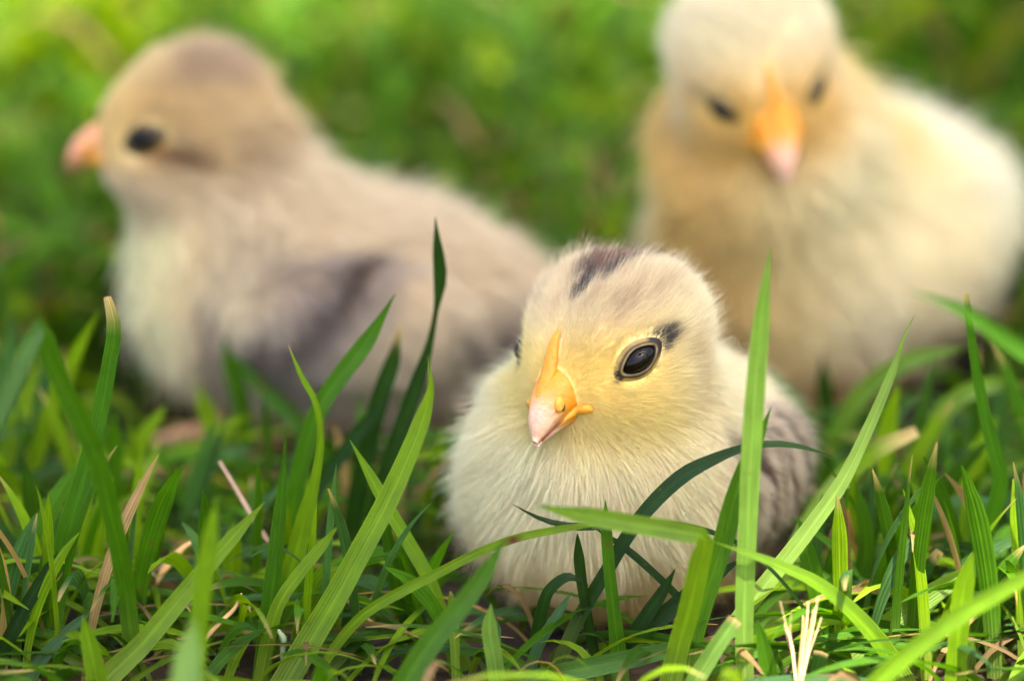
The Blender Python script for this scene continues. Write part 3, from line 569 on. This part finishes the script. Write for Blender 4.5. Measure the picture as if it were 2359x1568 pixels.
# every blade: (points from the root up as (u, v) in the photograph, width, depth at root and tip, tone, options, label)
HEROES = [
 ([(95,1600),(105,1480),(130,1350),(160,1210),(190,1110),(225,980),(250,850),(262,740),(247,683)], [44,46,48,50,46,40,36,32,18], -2.2, -2.2, 'g', dict(tip='c', deadtip=.10, roll=.25), 'tall blade with a white cut tip, left of the side-on chick\'s breast'),
 ([(312,1600),(300,1450),(280,1300),(255,1180),(222,1055),(160,920),(110,810),(92,748),(70,790),(30,880),(-25,1000)], [40,42,44,44,46,46,44,40,42,40,36], -3.4, -6.5, 'g', dict(tip='c'), 'blade folded over into an upside-down V at the far left'),
 ([(-5,1530),(30,1450),(75,1370),(120,1300),(158,1250)], [34,32,30,26,18], -3.2, -3.2, 'd', dict(deadtip=.08), 'short dark blade leaning right at the left edge, below the folded blade'),
 ([(-30,1322),(60,1318),(150,1322),(230,1338),(300,1358),(385,1388)], [18,22,24,24,20,10], -.8, -.6, 'p', dict(roll=-.9), 'pale arching blade lying across the left edge behind the upright blades'),
 ([(225,1590),(330,1480),(420,1372),(520,1255),(610,1155)], [52,48,44,34,20], -4.2, -3.6, 'y', dict(), 'yellow-green blade slanting up from the bottom left toward the straw'),
 ([(300,1500),(370,1400),(430,1335),(490,1290),(560,1274),(650,1262)], [22,24,24,22,22,16], -.8, .4, 'b', dict(roll=-.8), 'bluish blade bending over to lie flat behind the yellow-green slanting blade'),
 ([(228,1610),(218,1540),(205,1480),(190,1418)], [50,46,38,22], -5.0, -5.0, 'y', dict(), 'short bright pointed blade at the bottom left between two darker ones'),
 ([(55,1600),(90,1530),(140,1470),(212,1405)], [30,32,30,18], -3.8, -3.6, 'b', dict(roll=.5), 'short grey-green blade at the bottom left with a tan tip'),
 ([(-20,1425),(50,1455),(120,1492),(190,1530),(240,1570)], [28,30,30,28,22], -2.6, -3.2, 'y', dict(roll=-.4), 'yellow-green blade lying aslant across the bottom left corner'),
 ([(425,1640),(428,1560),(436,1490),(448,1420)], [70,66,56,34], -9.5, -9.0, 'p', dict(), 'blurred pale blade very near the lens at the bottom, right of the yellow-green slant'),
 ([(455,1480),(465,1370),(480,1260),(500,1140)], [44,44,42,26], -7.0, -7.0, 'y', dict(), 'blurred upright yellow-green blade below the side-on chick\'s feet'),
 ([(600,1590),(618,1430),(634,1285),(648,1150),(654,1060),(658,993)], [46,42,38,28,15,16], -3.0, -3.0, 'g', dict(roll=.3), 'narrow upright blade with a knobbed yellow tip, below the grey chick'),
 ([(650,1370),(680,1280),(700,1200),(728,1090),(738,1000),(726,925),(692,862),(664,795)], [46,44,40,22,16,14,16,14], -1.6, -1.6, 'y', dict(deadtip=.05), 'thin wavy blade with a pale curled tip in front of the grey chick\'s belly'),
 ([(640,1420),(658,1260),(680,1130),(708,1015),(740,930),(790,858),(850,778),(910,676)], [40,42,42,40,40,42,38,18], -.4, -.4, 'g', dict(), 'broad pointed blade leaning right across the grey chick\'s wing'),
 ([(598,1580),(618,1475),(642,1392),(690,1320),(738,1262),(785,1203)], [34,34,32,30,26,14], -3.2, -3.0, 'y', dict(roll=.3), 'short pointed blade branching right beside the knob-tipped upright blade'),
 ([(640,1600),(710,1482),(770,1382),(830,1272),(890,1160),(940,1050),(975,960),(993,885),(984,818)], [66,62,58,54,52,46,38,22,10], -3.6, -3.2, 'y', dict(roll=.25), 'long broad blade curving up left of the front chick, biggest of its clump'),
 ([(1100,1600),(1052,1490),(1012,1400),(985,1330),(940,1250),(890,1165),(848,1088),(805,1012)], [34,34,34,34,34,32,26,16], -2.4, -2.4, 'y', dict(roll=-.3), 'straight blade leaning left that crosses behind the long broad blade'),
 ([(940,1520),(925,1410),(905,1310),(892,1235),(884,1180)], [34,34,32,26,18], -2.2, -2.2, 'g', dict(), 'upright blade rising to the crossing of the long broad blade'),
 ([(860,1200),(900,1060),(935,958),(965,872),(990,790),(1004,715),(1014,640),(1008,570),(1002,500)], [44,42,40,34,18,12,32,38,20], .3, .3, 'd', dict(roll=.1), 'slim blade with a broad oval end standing up before the grey chick\'s rump'),
 ([(830,1100),(860,970),(880,900),(905,830),(922,742)], [44,44,42,36,22], 1.2, 1.2, 'd', dict(deadtip=.12), 'dark blade with a pale tip just left of the oval-ended blade'),
 ([(735,1120),(790,1042),(840,978),(900,913)], [34,34,30,18], 1.0, 1.0, 'd', dict(), 'dark blade leaning right under the broad pointed blade'),
 ([(715,1590),(770,1490),(840,1412),(930,1358),(1015,1315),(1100,1272),(1190,1238),(1300,1216),(1440,1200)], [16,24,26,26,24,22,20,18,8], -3.4, -3.4, 'y', dict(roll=-.35, fleck=1), 'long thin blade with a brown speck arching right across the front chick\'s breast'),
 ([(920,1600),(990,1482),(1050,1410),(1110,1330),(1165,1235)], [56,54,48,40,18], -5.8, -5.6, 'g', dict(), 'blurred bright blade slanting up to the front chick\'s lower left side'),
 ([(1152,1610),(1137,1510),(1127,1440),(1131,1388)], [38,38,34,14], -4.4, -4.4, 'p', dict(), 'short upright pale blade at the bottom, under the front chick\'s left side'),
 ([(1212,1590),(1240,1490),(1280,1422),(1318,1362)], [30,28,24,10], -3.4, -3.2, 'b', dict(roll=.4), 'slender grey-green blade leaning right below the front chick\'s breast'),
 ([(1535,1610),(1560,1500),(1588,1400),(1612,1290),(1622,1238),(1575,1226),(1450,1205),(1330,1184),(1235,1163)], [52,50,50,48,40,44,44,42,26], -4.2, -5.2, 'y', dict(), 'bright blade snapped over to the left, lying flat across the front chick\'s breast'),
 ([(1640,1225),(1560,1208),(1480,1205),(1400,1210),(1320,1212),(1235,1190),(1180,1160)], [12,16,18,18,18,17,12], -3.3, -3.3, 'd', dict(), 'thin dark blade with a hooked end behind the snapped blade'),
 ([(2115,1620),(2065,1535),(2010,1460),(1950,1397),(1880,1342),(1800,1304),(1720,1274),(1640,1246)], [46,48,46,40,34,26,18,10], -3.8, -4.4, 'y', dict(roll=-.5), 'sunlit blade arching from the bottom right toward the snapped blade'),
 ([(1275,1560),(1330,1432),(1400,1312),(1470,1200),(1525,1138),(1582,1090),(1640,1060),(1705,1034),(1780,1022),(1850,1030),(1917,1052)], [34,34,34,36,38,38,30,20,18,18,12], -3.0, -3.0, 'd', dict(roll=.35), 'dark blade arching right over the front chick\'s breast and behind the tall upright blade'),
 ([(1718,1630),(1714,1450),(1718,1300),(1724,1180),(1730,1050),(1738,920),(1748,800),(1760,680),(1774,573)], [40,42,44,44,46,46,42,36,26], -4.2, -4.2, 'p', dict(fold=.12), 'tallest upright blade, standing in front of the front chick\'s wing'),
 ([(1575,1590),(1602,1450),(1632,1350),(1662,1260),(1692,1150),(1725,1060),(1752,1000),(1776,936)], [46,46,48,48,46,40,30,16], -3.6, -3.6, 'g', dict(), 'broad dark blade leaning right behind the tallest upright blade'),
 ([(1432,1600),(1424,1500),(1415,1420),(1405,1330),(1397,1225),(1394,1150)], [42,38,32,28,26,18], -3.2, -3.2, 'g', dict(), 'slim upright blade standing up the middle of the front chick\'s belly'),
 ([(1372,1520),(1350,1400),(1337,1310),(1330,1228)], [28,26,28,26], -3.0, -3.0, 'd', dict(roll=.4), 'dark twisted blade left of the slim upright one on the front chick\'s belly'),
 ([(1440,1500),(1480,1430),(1522,1368),(1556,1308)], [34,34,28,12], -3.0, -3.0, 'd', dict(), 'dark pointed blade leaning right low on the front chick\'s belly'),
 ([(1430,1490),(1530,1415),(1610,1352),(1710,1285)], [42,42,38,20], -2.9, -2.9, 'd', dict(), 'dark lying blade low on the front chick, running up behind the snapped blade\'s stem'),
 ([(1580,1395),(1512,1325),(1450,1270),(1365,1212)], [18,18,18,12], -2.9, -2.9, 'd', dict(), 'thin dark blade slanting down right across the front chick\'s belly'),
 ([(1222,1590),(1243,1430),(1268,1355),(1308,1328),(1356,1348)], [32,30,26,22,10], -2.9, -3.0, 'd', dict(), 'dark hooked blade bent over at the foot of the front chick\'s breast'),
 ([(1150,1590),(1270,1556),(1400,1528),(1560,1492)], [40,46,46,34], -4.0, -4.0, 'g', dict(tip='c'), 'broad blade lying flat along the bottom under the front chick'),
 ([(1580,1610),(1640,1505),(1694,1425)], [40,40,34], -4.6, -4.6, 'p', dict(tip='c', deadtip=.08), 'stubby cut blade at the bottom, between the snapped blade and the tallest one'),
 ([(1610,1560),(1690,1440),(1730,1388),(1800,1300),(1872,1208),(1940,1110),(1990,1010),(2032,915),(2065,830),(2084,770),(2106,728)], [36,38,40,40,38,34,28,24,18,14,15], -3.4, -2.4, 'p', dict(roll=.2), 'long slim blade slanting up right across the yellow chick\'s lower body'),
 ([(2050,1330),(2085,1190),(2110,1080),(2150,980),(2210,912),(2290,884),(2375,892)], [46,46,48,48,46,44,36], 2.6, 2.6, 'p', dict(roll=-.35), 'blurred bluish blade arching over at the right edge'),
 ([(2205,1330),(2250,1262),(2288,1180),(2304,1095),(2290,1040),(2270,960),(2250,860),(2238,780),(2225,676)], [30,34,36,36,34,28,24,20,12], -1.0, -1.0, 'g', dict(deadtip=.05, tip='c'), 'upright jointed stem with a dry broken tip near the right edge'),
 ([(2440,850),(2370,815),(2300,770),(2230,722),(2160,690),(2095,672)], [44,44,42,40,34,20], -7.0, -7.5, 'g', dict(), 'blurred bright blade reaching in from the right edge over the yellow chick'),
 ([(1900,1080),(1935,980),(1990,900),(2080,835),(2225,800)], [48,48,48,44,26], 4.0, 4.0, 'p', dict(roll=-.35), 'blurred bluish blade arching right at the foot of the yellow chick'),
 ([(1930,1230),(1900,1090),(1868,1000),(1820,920),(1765,845)], [50,52,52,48,26], 3.4, 3.4, 'g', dict(), 'blurred green blade leaning left just behind the front chick\'s wing'),
 ([(1925,1100),(1912,1000),(1900,900),(1893,822)], [40,40,36,22], 5.0, 5.0, 'd', dict(), 'blurred dark upright blade before the yellow chick\'s lower breast'),
 ([(1850,1230),(1900,1150),(1955,1085),(2020,1035),(2112,993)], [44,46,46,42,26], .6, .6, 'y', dict(deadtip=.2, tip='c'), 'yellow-green blade with a dead tan tip, right of the front chick\'s wing'),
 ([(1940,1420),(1975,1345),(1994,1270),(1988,1190),(1968,1105)], [38,40,40,34,18], -1.2, -1.2, 'g', dict(), 'upright blade bowed right under the dead-tipped blade'),
 ([(2118,1330),(2130,1250),(2120,1150),(2090,1098)], [28,28,26,16], -.6, -.6, 'y', dict(), 'short forked-looking blade in front of the bluish arching blade'),
 ([(1912,1570),(1895,1440),(1880,1350),(1856,1262),(1838,1188)], [40,42,42,38,14], -2.6, -2.6, 'g', dict(), 'pointed upright blade right of the tallest blade, crossed by the long slim one'),
 ([(2198,1620),(2208,1460),(2220,1355),(2242,1272)], [46,46,46,30], -4.6, -4.6, 'y', dict(), 'bright creased upright blade near the bottom right corner'),
 ([(1845,1620),(1960,1500),(2050,1432),(2150,1362),(2275,1290)], [56,60,60,54,24], -3.2, -2.4, 'p', dict(roll=-.5, deadtip=.08), 'broad pale sunlit blade slanting up behind the bright creased one'),
 ([(1975,1620),(2085,1512),(2200,1425),(2370,1325)], [44,44,42,34], -6.4, -6.4, 'y', dict(tip='c'), 'blurred yellow-green blade crossing the bottom right corner'),
 ([(1640,1492),(1730,1489),(1830,1487),(1937,1485)], [28,30,30,26], -2.9, -2.9, 'p', dict(tip='c', roll=-.5), 'pale flat blade lying level with a slanted cut end, behind the frayed stalk'),
 ([(1785,1620),(1763,1510),(1744,1425)], [40,36,14], -4.6, -4.6, 'g', dict(), 'short pointed blade just right of the foot of the tallest blade'),
 ([(1858,1620),(1874,1560),(1892,1500)], [38,38,34], -4.4, -4.4, 'd', dict(tip='c', deadtip=.10), 'stub of a cut dark blade right of the frayed stalk'),
 ([(2050,1450),(2082,1395),(2118,1330),(2165,1268)], [34,36,34,20], -1.8, -1.8, 'd', dict(deadtip=.14, tip='c'), 'dark blade with a tan cut tip above the broad pale sunlit blade'),
 ([(1950,1375),(2010,1340),(2082,1310)], [24,26,22], -1.4, -1.2, 'p', dict(roll=-.6, tip='c'), 'short pale blade lying behind the bowed blade at the right'),
 ([(1855,1460),(1905,1320),(1935,1200),(1960,1115)], [22,22,20,12], -1.5, -1.5, 'g', dict(), 'thin upright blade between the long slim one and the bowed one'),
 ([(2320,1560),(2290,1400),(2310,1270),(2350,1130)], [34,34,32,22], .4, .4, 'g', dict(), 'soft green blade at the right edge below the jointed stem'),
 ([(2150,1240),(2210,1170),(2270,1110),(2380,1060)], [28,30,28,24], 1.2, 1.2, 'p', dict(roll=-.4), 'bluish thin blade bending right behind the jointed stem'),
 ([(10,1460),(15,1390),(8,1320),(-4,1250)], [24,24,20,10], -3.0, -3.0, 's', dict(), 'yellowed dry blade at the very left edge'),
 ([(20,1130),(60,1230),(110,1300)], [30,34,28], 2.4, 1.4, 'g', dict(), 'soft dark blade sloping down right behind the folded blade'),
 ([(560,980),(548,900),(530,840),(515,775)], [44,42,38,22], 5.0, 5.0, 'g', dict(), 'blurred blade standing before the grey chick\'s breast'),
 ([(700,985),(640,930),(590,880),(540,815)], [40,40,34,18], 4.6, 4.6, 'g', dict(), 'blurred blade leaning left before the grey chick\'s belly'),
 ([(500,1080),(490,1000),(470,930),(452,880)], [44,42,38,22], 4.4, 4.4, 'y', dict(), 'blurred olive blade beside the grey chick\'s foot'),
 ([(20,980),(12,880),(22,800),(30,720)], [46,44,40,22], 4.0, 4.0, 'b', dict(), 'blurred bluish upright blade at the far left behind the folded one'),
 ([(85,1080),(92,990),(100,900),(95,830)], [46,44,40,22], 3.0, 3.0, 'b', dict(), 'blurred grey-blue blade inside the upside-down V'),
]
HP = []
for pts, wds, y0, y1, tone, opt, label in HEROES:
    d = np.r_[0, np.cumsum(np.hypot(*np.diff(np.array(pts, float), axis=0).T))]; d /= d[-1]
    C = []; Wd = []
    for (u, v), t, w_ in zip(pts, d, wds):
        y = y0 + (y1 - y0) * t; p = clear_of_chicks(at(u, v, y)); C.append(p)
        Wd.append(w_ * PXCM * ((p - CAM) @ FWD) / DIST)
    C, Wd = ground_end(C, Wd)
    o = dict(opt); fleck = o.pop('fleck', 0)
    col = lin(*GREENS[tone]) * (.9 + .25 * random.random()) * np.array([.92 + .16 * random.random(), 1, .8 + .4 * random.random()])
    V, F, tt, uv = ribbon(C, Wd, tone=col, nseg=30, **o)
    if fleck:
        f_ = at(1190, 1243, -3.4); dd = np.linalg.norm((V - f_) * [1, .3, 1.6], axis=1); e = smooth(.14, .07, dd)[:, None]; tt = tt * (1 - e) + lin(96, 40, 24) * e
    b = V[:5].mean(0)
    ob = mesh_obj('grass_blade', V, F, M_GRASS, None, b, tt, uv); tag(ob, label, 'grass blade', 'tall grass blades round the chicks')
    HP.append(V)

# dry stalks, straw and dead leaves
def straw(name, parts, label, cat):
    """parts: list of (uv points, widths, y0, y1, colour); the first is the main stem."""
    root = None
    for i, (pts, wds, y0, y1, c) in enumerate(parts):
        C = np.array([at(u, v, y0 + (y1 - y0) * k / (len(pts) - 1)) for k, (u, v) in enumerate(pts)])
        A = crom(np.column_stack([C, np.array(wds) * PXCM / 2]), 14)
        V, F = tube(A[:, :3], np.stack([A[:, 3], A[:, 3] * .55], 1), 7)
        t = np.tile(lin(*c), (len(V), 1)) * (.8 + .4 * vnoise(V, 6.0))[:, None]
        if root is None: base = V[:7].mean(0); root = empty(name, base); tag(root, label, cat)
        mesh_obj('stem' if i == 0 else 'fibre', V, F, M_STRAW, root, base, t)
    return root
ST = (232, 200, 150)
straw('dry_stalk', [([(1838,1640),(1842,1580),(1850,1540),(1858,1500),(1864,1470)], [22,20,16,9,4], -4.8, -4.7, ST)] +
    [([(1842 + d, 1585), (1852 + d * 1.3 + e * .3, 1510), (1862 + d * 1.6 + e * .7, 1440 + 20 * f), (1868 + d * 2 + e, 1385 + 40 * f)], [7, 6, 5, 2], -4.85 + .1 * f, -4.7, c) for d, e, f, c in
     ((-4, 2, 0, ST), (-1, 8, .4, (222,186,130)), (2, 12, -.3, ST), (4, 16, .9, (236,208,160)), (-6, -6, .8, (216,178,122)), (1, 4, 1.3, ST))] +
    [([(1838,1620),(1830,1540),(1822,1480),(1812,1445)], [10,9,8,4], -4.9, -4.8, ST), ([(1822,1480),(1808,1430),(1797,1384)], [6,4,2], -4.8, -4.8, ST),
     ([(1824,1490),(1820,1450),(1822,1410)], [5,4,2], -4.8, -4.8, (222,186,130)), ([(1828,1520),(1814,1470),(1806,1436)], [5,4,2], -4.8, -4.8, ST)],
    'dry straw stalk frayed into fibres at the bottom, right of the tallest blade', 'stalk')
straw('dead_leaf', [([(360,1345),(375,1315),(395,1290),(420,1262),(465,1235)], [8,26,30,20,6], -1.4, -1.2, (226,178,116)), ([(362,1330),(350,1320),(338,1318)], [4,3,2], -1.4, -1.4, (220,200,170))],
    'curled tan dead leaf end behind the yellow-green slanting blade', 'leaf')
straw('dead_leaf', [([(470,1475),(490,1448),(515,1425),(540,1400),(556,1365)], [14,20,18,14,5], -3.0, -2.8, (214,170,112))], 'wrinkled tan dead leaf left of the knob-tipped upright blade', 'leaf')
straw('straw_stem', [([(505,1062),(540,1120),(575,1180),(622,1255)], [9,12,14,14], -.4, -.8, (186,150,128))], 'thin straw slanting down right, left of the knob-tipped upright blade', 'straw')
straw('dead_leaf', [([(1950,1170),(1962,1230),(1975,1290)], [8,20,10], -.8, -.8, (176,112,66))], 'rusty brown dead leaf beside the bowed blade', 'leaf')
straw('straw_stem', [([(800,1385),(840,1420),(900,1460),(960,1500),(1060,1560)], [14,14,12,12,10], -2.6, -2.6, (190,160,90))], 'thin yellowish straw crossing behind the long thin arching blade', 'straw')
straw('dead_leaf', [([(640,1450),(652,1470),(650,1500),(648,1540)], [12,30,22,5], -3.4, -3.4, (138,150,116))], 'small grey-green folded dead leaf at the foot of the long broad blade', 'leaf')
straw('straw_stem', [([(700,1350),(725,1400),(745,1450)], [18,22,18], -2.0, -2.2, (170,112,70))], 'short brown straw under the long broad blade', 'straw')
straw('dead_leaf', [([(2240,1420),(2290,1370),(2330,1350),(2345,1410)], [10,18,16,6], -2.4, -2.4, (214,168,84))], 'bent golden dead leaf at the right edge above the blurred crossing blade', 'leaf')

# the lawn's own grass, none of it tall enough to hide what the photograph shows
def vmin(u, y):
    """Highest row (smallest v) that lawn grass may reach."""
    if y < 2.0:
        return np.interp(u, [-200, 0, 500, 900, 1010, 1120, 1300, 1600, 1760, 1900, 2100, 2600], [1230, 1250, 1270, 1300, 1320, 1410, 1450, 1450, 1420, 1280, 1190, 1150])
    return np.interp(u, [-200, 200, 280, 330, 520, 900, 1200, 1700, 2100, 2300, 2600], [700, 860, 1040, 1060, 1060, 1010, 960, 960, 960, 900, 760])
BOX = [b.bounds() for b in CHICKS]
def chick_gap(C):
    d = 9.0
    for b, (lo, hi) in zip(CHICKS, BOX):
        if (C.max(0) < lo - .4).any() or (C.min(0) > hi + .4).any(): continue
        d = min(d, b.d(C).min())
    return d
def lawn_blade(x, y, zone, thin=False, thatch=False):
    if thatch: h = random.uniform(.12, .75); k = random.uniform(.8, 3.4)
    elif thin: h = random.uniform(2.0, 4.4); k = random.uniform(.1, 1.1)
    elif zone: h = random.uniform(.4, 2.3); k = random.uniform(.8, 3.6)
    else: h = random.uniform(1.6, 4.4) * (.6 if y < 18 else 1); k = random.uniform(.15, 1.0) * h
    lean = random.uniform(0, 6.283); dx, dy = math.cos(lean) * k, math.sin(lean) * k * .8
    if y < -3 and dy < 0: dy *= .4
    hook = random.uniform(-.3, .12) if thin else random.uniform(-.1, .7)
    p0 = np.array([x, y, -.35]); p1 = np.array([x + dx * .15, y + dy * .15, h * .6]); p2 = np.array([x + dx * .75, y + dy * .75, h * (1.2 + .1 * (1 - hook))]); p3 = np.array([x + dx * 1.3, y + dy * 1.3, h * (1.05 - hook * .6)])
    if thin: p1[2], p2[2], p3[2] = h * .42, h * .8, h * (1.1 - .5 * max(hook, 0)); p3[:2] += np.array([dx, dy]) * random.uniform(0, .5)
    C = np.array([p0, p1, p2, p3])
    if y < 9:
        jig = random.gauss(0, 60) - (130 if thin and not 1000 < project(p0)[0] < 1850 else 0)
        for _ in range(4):
            u, v = project(C); lim = vmin(u[2], y) + jig
            if min(v[2], v[3]) >= lim: break
            C[1:, 2] *= .8
            C[1:, :2] = p0[:2] + (C[1:, :2] - p0[:2]) * .9
        else: return None
    if y < 20 and chick_gap(C[1:]) < .3: return None
    wd = random.uniform(.14, .30) if thin else random.uniform(.11, .26)
    r = random.random(); low = float(vnoise(np.array([[x, y, 0.]]), .16)[0])
    if thatch:
        wd *= .75; r = random.choice((.05, .2, .5, .5, .95, .95, .95, .4))
    if not zone:
        wd *= 1.3; big = float(vnoise(np.array([[x * 1.3, y * .55, 3.]]), .17)[0])
        if big < .27 and random.random() < .75: return None
        if big > .66 and random.random() < .6: r = .2
        if float(vnoise(np.array([[x, y * .6, 9.]]), .14)[0]) > .84 and random.random() < .5: r = .05
    if r < .09: col = lin(170, 138, 92) * random.uniform(.4, 1.0); wd *= .6
    elif r < .30: col = lin(*GREENS['b']) * random.uniform(.6, 1.1)
    elif r < .30 + .5 * low: col = lin(*GREENS['y']) * random.uniform(.6, 1.05)
    else: col = lin(*GREENS['g']) * random.uniform(.45, 1.1)
    if zone and not thatch and r >= .09: col = col * np.array([1.35, 1.3, 1.1])
    if not zone and r >= .09: col = col * np.array([1.65, 1.4, .5])
    a = random.uniform(0, 3.14)
    return C, wd, col, np.array([math.cos(a), math.sin(a), .1])
near, far = [], []
random.seed(11)
for _ in range(1350):
    x, y = random.uniform(-11, 11), random.uniform(-2.7, 8)
    b = lawn_blade(x, y, True)
    if b: near.append((y, b))
for _ in range(440):
    x, y = random.uniform(-11, 11), random.uniform(-3.4, 3)
    b = lawn_blade(x, y, True, True)
    if b: near.append((y, b))
for _ in range(620):        # flat thatch of dry and dark blades over the soil
    x, y = random.uniform(-11, 11), random.uniform(-4.6, 4)
    b = lawn_blade(x, y, True, False, True)
    if b: near.append((y, b))
for _ in range(110):
    x, y = random.uniform(-11, 11), random.uniform(-8, -2.7)
    b = lawn_blade(x, y, True, random.random() < .3)
    if b and project(b[0])[1][2:].min() < 1480: b = None
    if b: near.append((y, b))
for _ in range(14000):
    y = 8 + (random.random()**1.35) * 82; x = random.uniform(-1, 1) * (13 + .32 * y)
    b = lawn_blade(x, y, False)
    if b: far.append(b)
for _ in range(4000):       # beyond the frame on both sides and before it, so that the lawn goes on
    y = random.uniform(-45, 40); x = random.choice((-1, 1)) * random.uniform(11, 50) if y > -9 else random.uniform(-45, 45)
    h = lawn_blade(x, y, True) if not (y < -9 and abs(x) < 9) else None
    if h: far.append(h)
vis = []
for y, b in near:
    u, v = project(b[0]); top = v[1:].min()
    s_ = np.linalg.norm(b[0][3] - b[0][0]) * (1.5 if -6 < y < 2 else .6) * (0 < u.mean() < 2359 and top < 1540)
    vis.append(s_ + .3 * (y < -1))
order = np.argsort(vis)[::-1]
def strips(blades, nseg):
    """Many blades at once: arrays of verts, faces, tints and uvs (blade by blade)."""
    C = np.array([b[0] for b in blades]); wd = np.array([b[1] for b in blades]); col = np.array([b[2] for b in blades]); sd = np.array([b[3] for b in blades])
    n = len(C); t = np.linspace(0, 1, nseg + 1); B = np.stack([(1-t)**3, 3*t*(1-t)**2, 3*t*t*(1-t), t**3], 1)
    P = np.einsum('kc,ncx->nkx', B, C); T = norm(np.gradient(P, axis=1))
    W_ = norm(sd[:, None] - T * np.sum(T * sd[:, None], -1, keepdims=True)); N_ = norm(np.cross(W_, T))
    tw = (rng.random((n, 1)) - .5) * 1.6 * t[None]; W_, N_ = W_ * np.cos(tw)[..., None] + N_ * np.sin(tw)[..., None], N_ * np.cos(tw)[..., None] - W_ * np.sin(tw)[..., None]
    w_ = wd[:, None] * (.75 + .3 * np.sin(t * 2.6))[None] * np.minimum(1, (1 - t) / .3 + .04)[None]**.8
    s = np.array([-1, 0, 1.])
    V = P[:, :, None] + W_[:, :, None] * (s[None, None, :, None] * w_[:, :, None, None] / 2) + N_[:, :, None] * ((np.abs(s) - .5)[None, None, :, None] * w_[:, :, None, None] * .22)
    one = np.array([(i*3+j, i*3+j+1, (i+1)*3+j+1, (i+1)*3+j) for i in range(nseg) for j in range(2)]); m = (nseg + 1) * 3
    dead = (rng.random(n) < .3)[:, None, None] * smooth(.85, 1, t)[None, :, None]; tint = col[:, None] * (1 - dead) + lin(200, 168, 112) * dead
    pale = .3 * smooth(.3, 0, t)[None, :, None]; tint = tint * (1 - pale) + lin(150, 160, 90) * pale
    tint = np.repeat(tint, 3, 1)
    uv = np.stack([np.tile(s * .5 + .5, (n, nseg + 1)), np.repeat(np.tile(t * 3 + rng.random((n, 1)) * 50, 1), 3, 1)], -1)
    return V.reshape(n, m, 3), one, tint, uv
V, one, tt, uv = strips([near[i][1] for i in order[:240]], 12)
for i in range(len(V)): mesh_obj('blade', V[i], one, M_LAWN, lawn, None, tt[i], uv[i])
V, one, tt, uv = strips([near[i][1] for i in order[240:]] + far, 6); m = V.shape[1]
g = mesh_obj('grass', V.reshape(-1, 3), (one[None] + (np.arange(len(V)) * m)[:, None, None]).reshape(-1, 4), M_LAWN, None, None, tt.reshape(-1, 3), uv.reshape(-1, 2))
tag(g, 'short green lawn grass round and behind the three chicks', 'grass', kind='stuff')

# ------------------------------------------------------------------ leafy canopy added out of view to shade this corner of the lawn
def lit(x, y):
    """Where leaves are left out to put sun on the grass."""
    if y > 17.5: return float(vnoise(np.array([[x, y * .6, 5.]]), .11)[0]) > .44
    return (x > 2.7 and y < -1.9 and x < 24) or (x > 0 and y < -7)
root = empty('added_shade_tree', (150, -60, 0)); tag(root, 'leafy canopy added out of view to shade the chicks', 'added_shade_tree')
bx = np.array([150, -60, 0.])
tr = crom(np.array([[150, -60, -5], [148, -62, 60], [140, -66, 130], [118, -70, 190], [80, -72, 215]]), 20)
V, F = tube(tr, np.linspace(8, 2.2, 20), 10); mesh_obj('trunk', V, F, M_STRAW, root, bx, np.tile(lin(110, 88, 66), (len(V), 1)))
Vs, Fs, Ts, o = [], [], [], 0
random.seed(5)
for _ in range(15000):
    gxp, gyp = random.uniform(-45, 45), random.uniform(-32, 75)
    if lit(gxp, gyp): continue
    hgt = random.uniform(130, 185); c = np.array([gxp, gyp, 3.0]) + SUN_DIR * (hgt / SUN_DIR[2])
    n_ = norm(np.array([random.gauss(0, .5), random.gauss(0, .5), 1])); a = norm(np.cross(n_, [math.cos(gxp), math.sin(gyp), .2])); b = np.cross(n_, a)
    L = random.uniform(3.8, 5.6) if 0.5 < gyp < 15 else random.uniform(2.4, 4.2); Wl = L * .55  # larger leaves above the chicks close the added shade over them
    V = [c - a*L/2, c - a*L*.15 + b*Wl/2, c + a*L*.25 + b*Wl*.4, c + a*L/2, c + a*L*.25 - b*Wl*.4, c - a*L*.15 - b*Wl/2]
    Vs += V; Fs.append(tuple(range(o, o+6))); Ts += [lin(46, 74, 26)] * 6; o += 6
mesh_obj('crown', np.array(Vs), Fs, M_LAWN, root, bx, np.array(Ts), np.zeros((len(Vs), 2)))
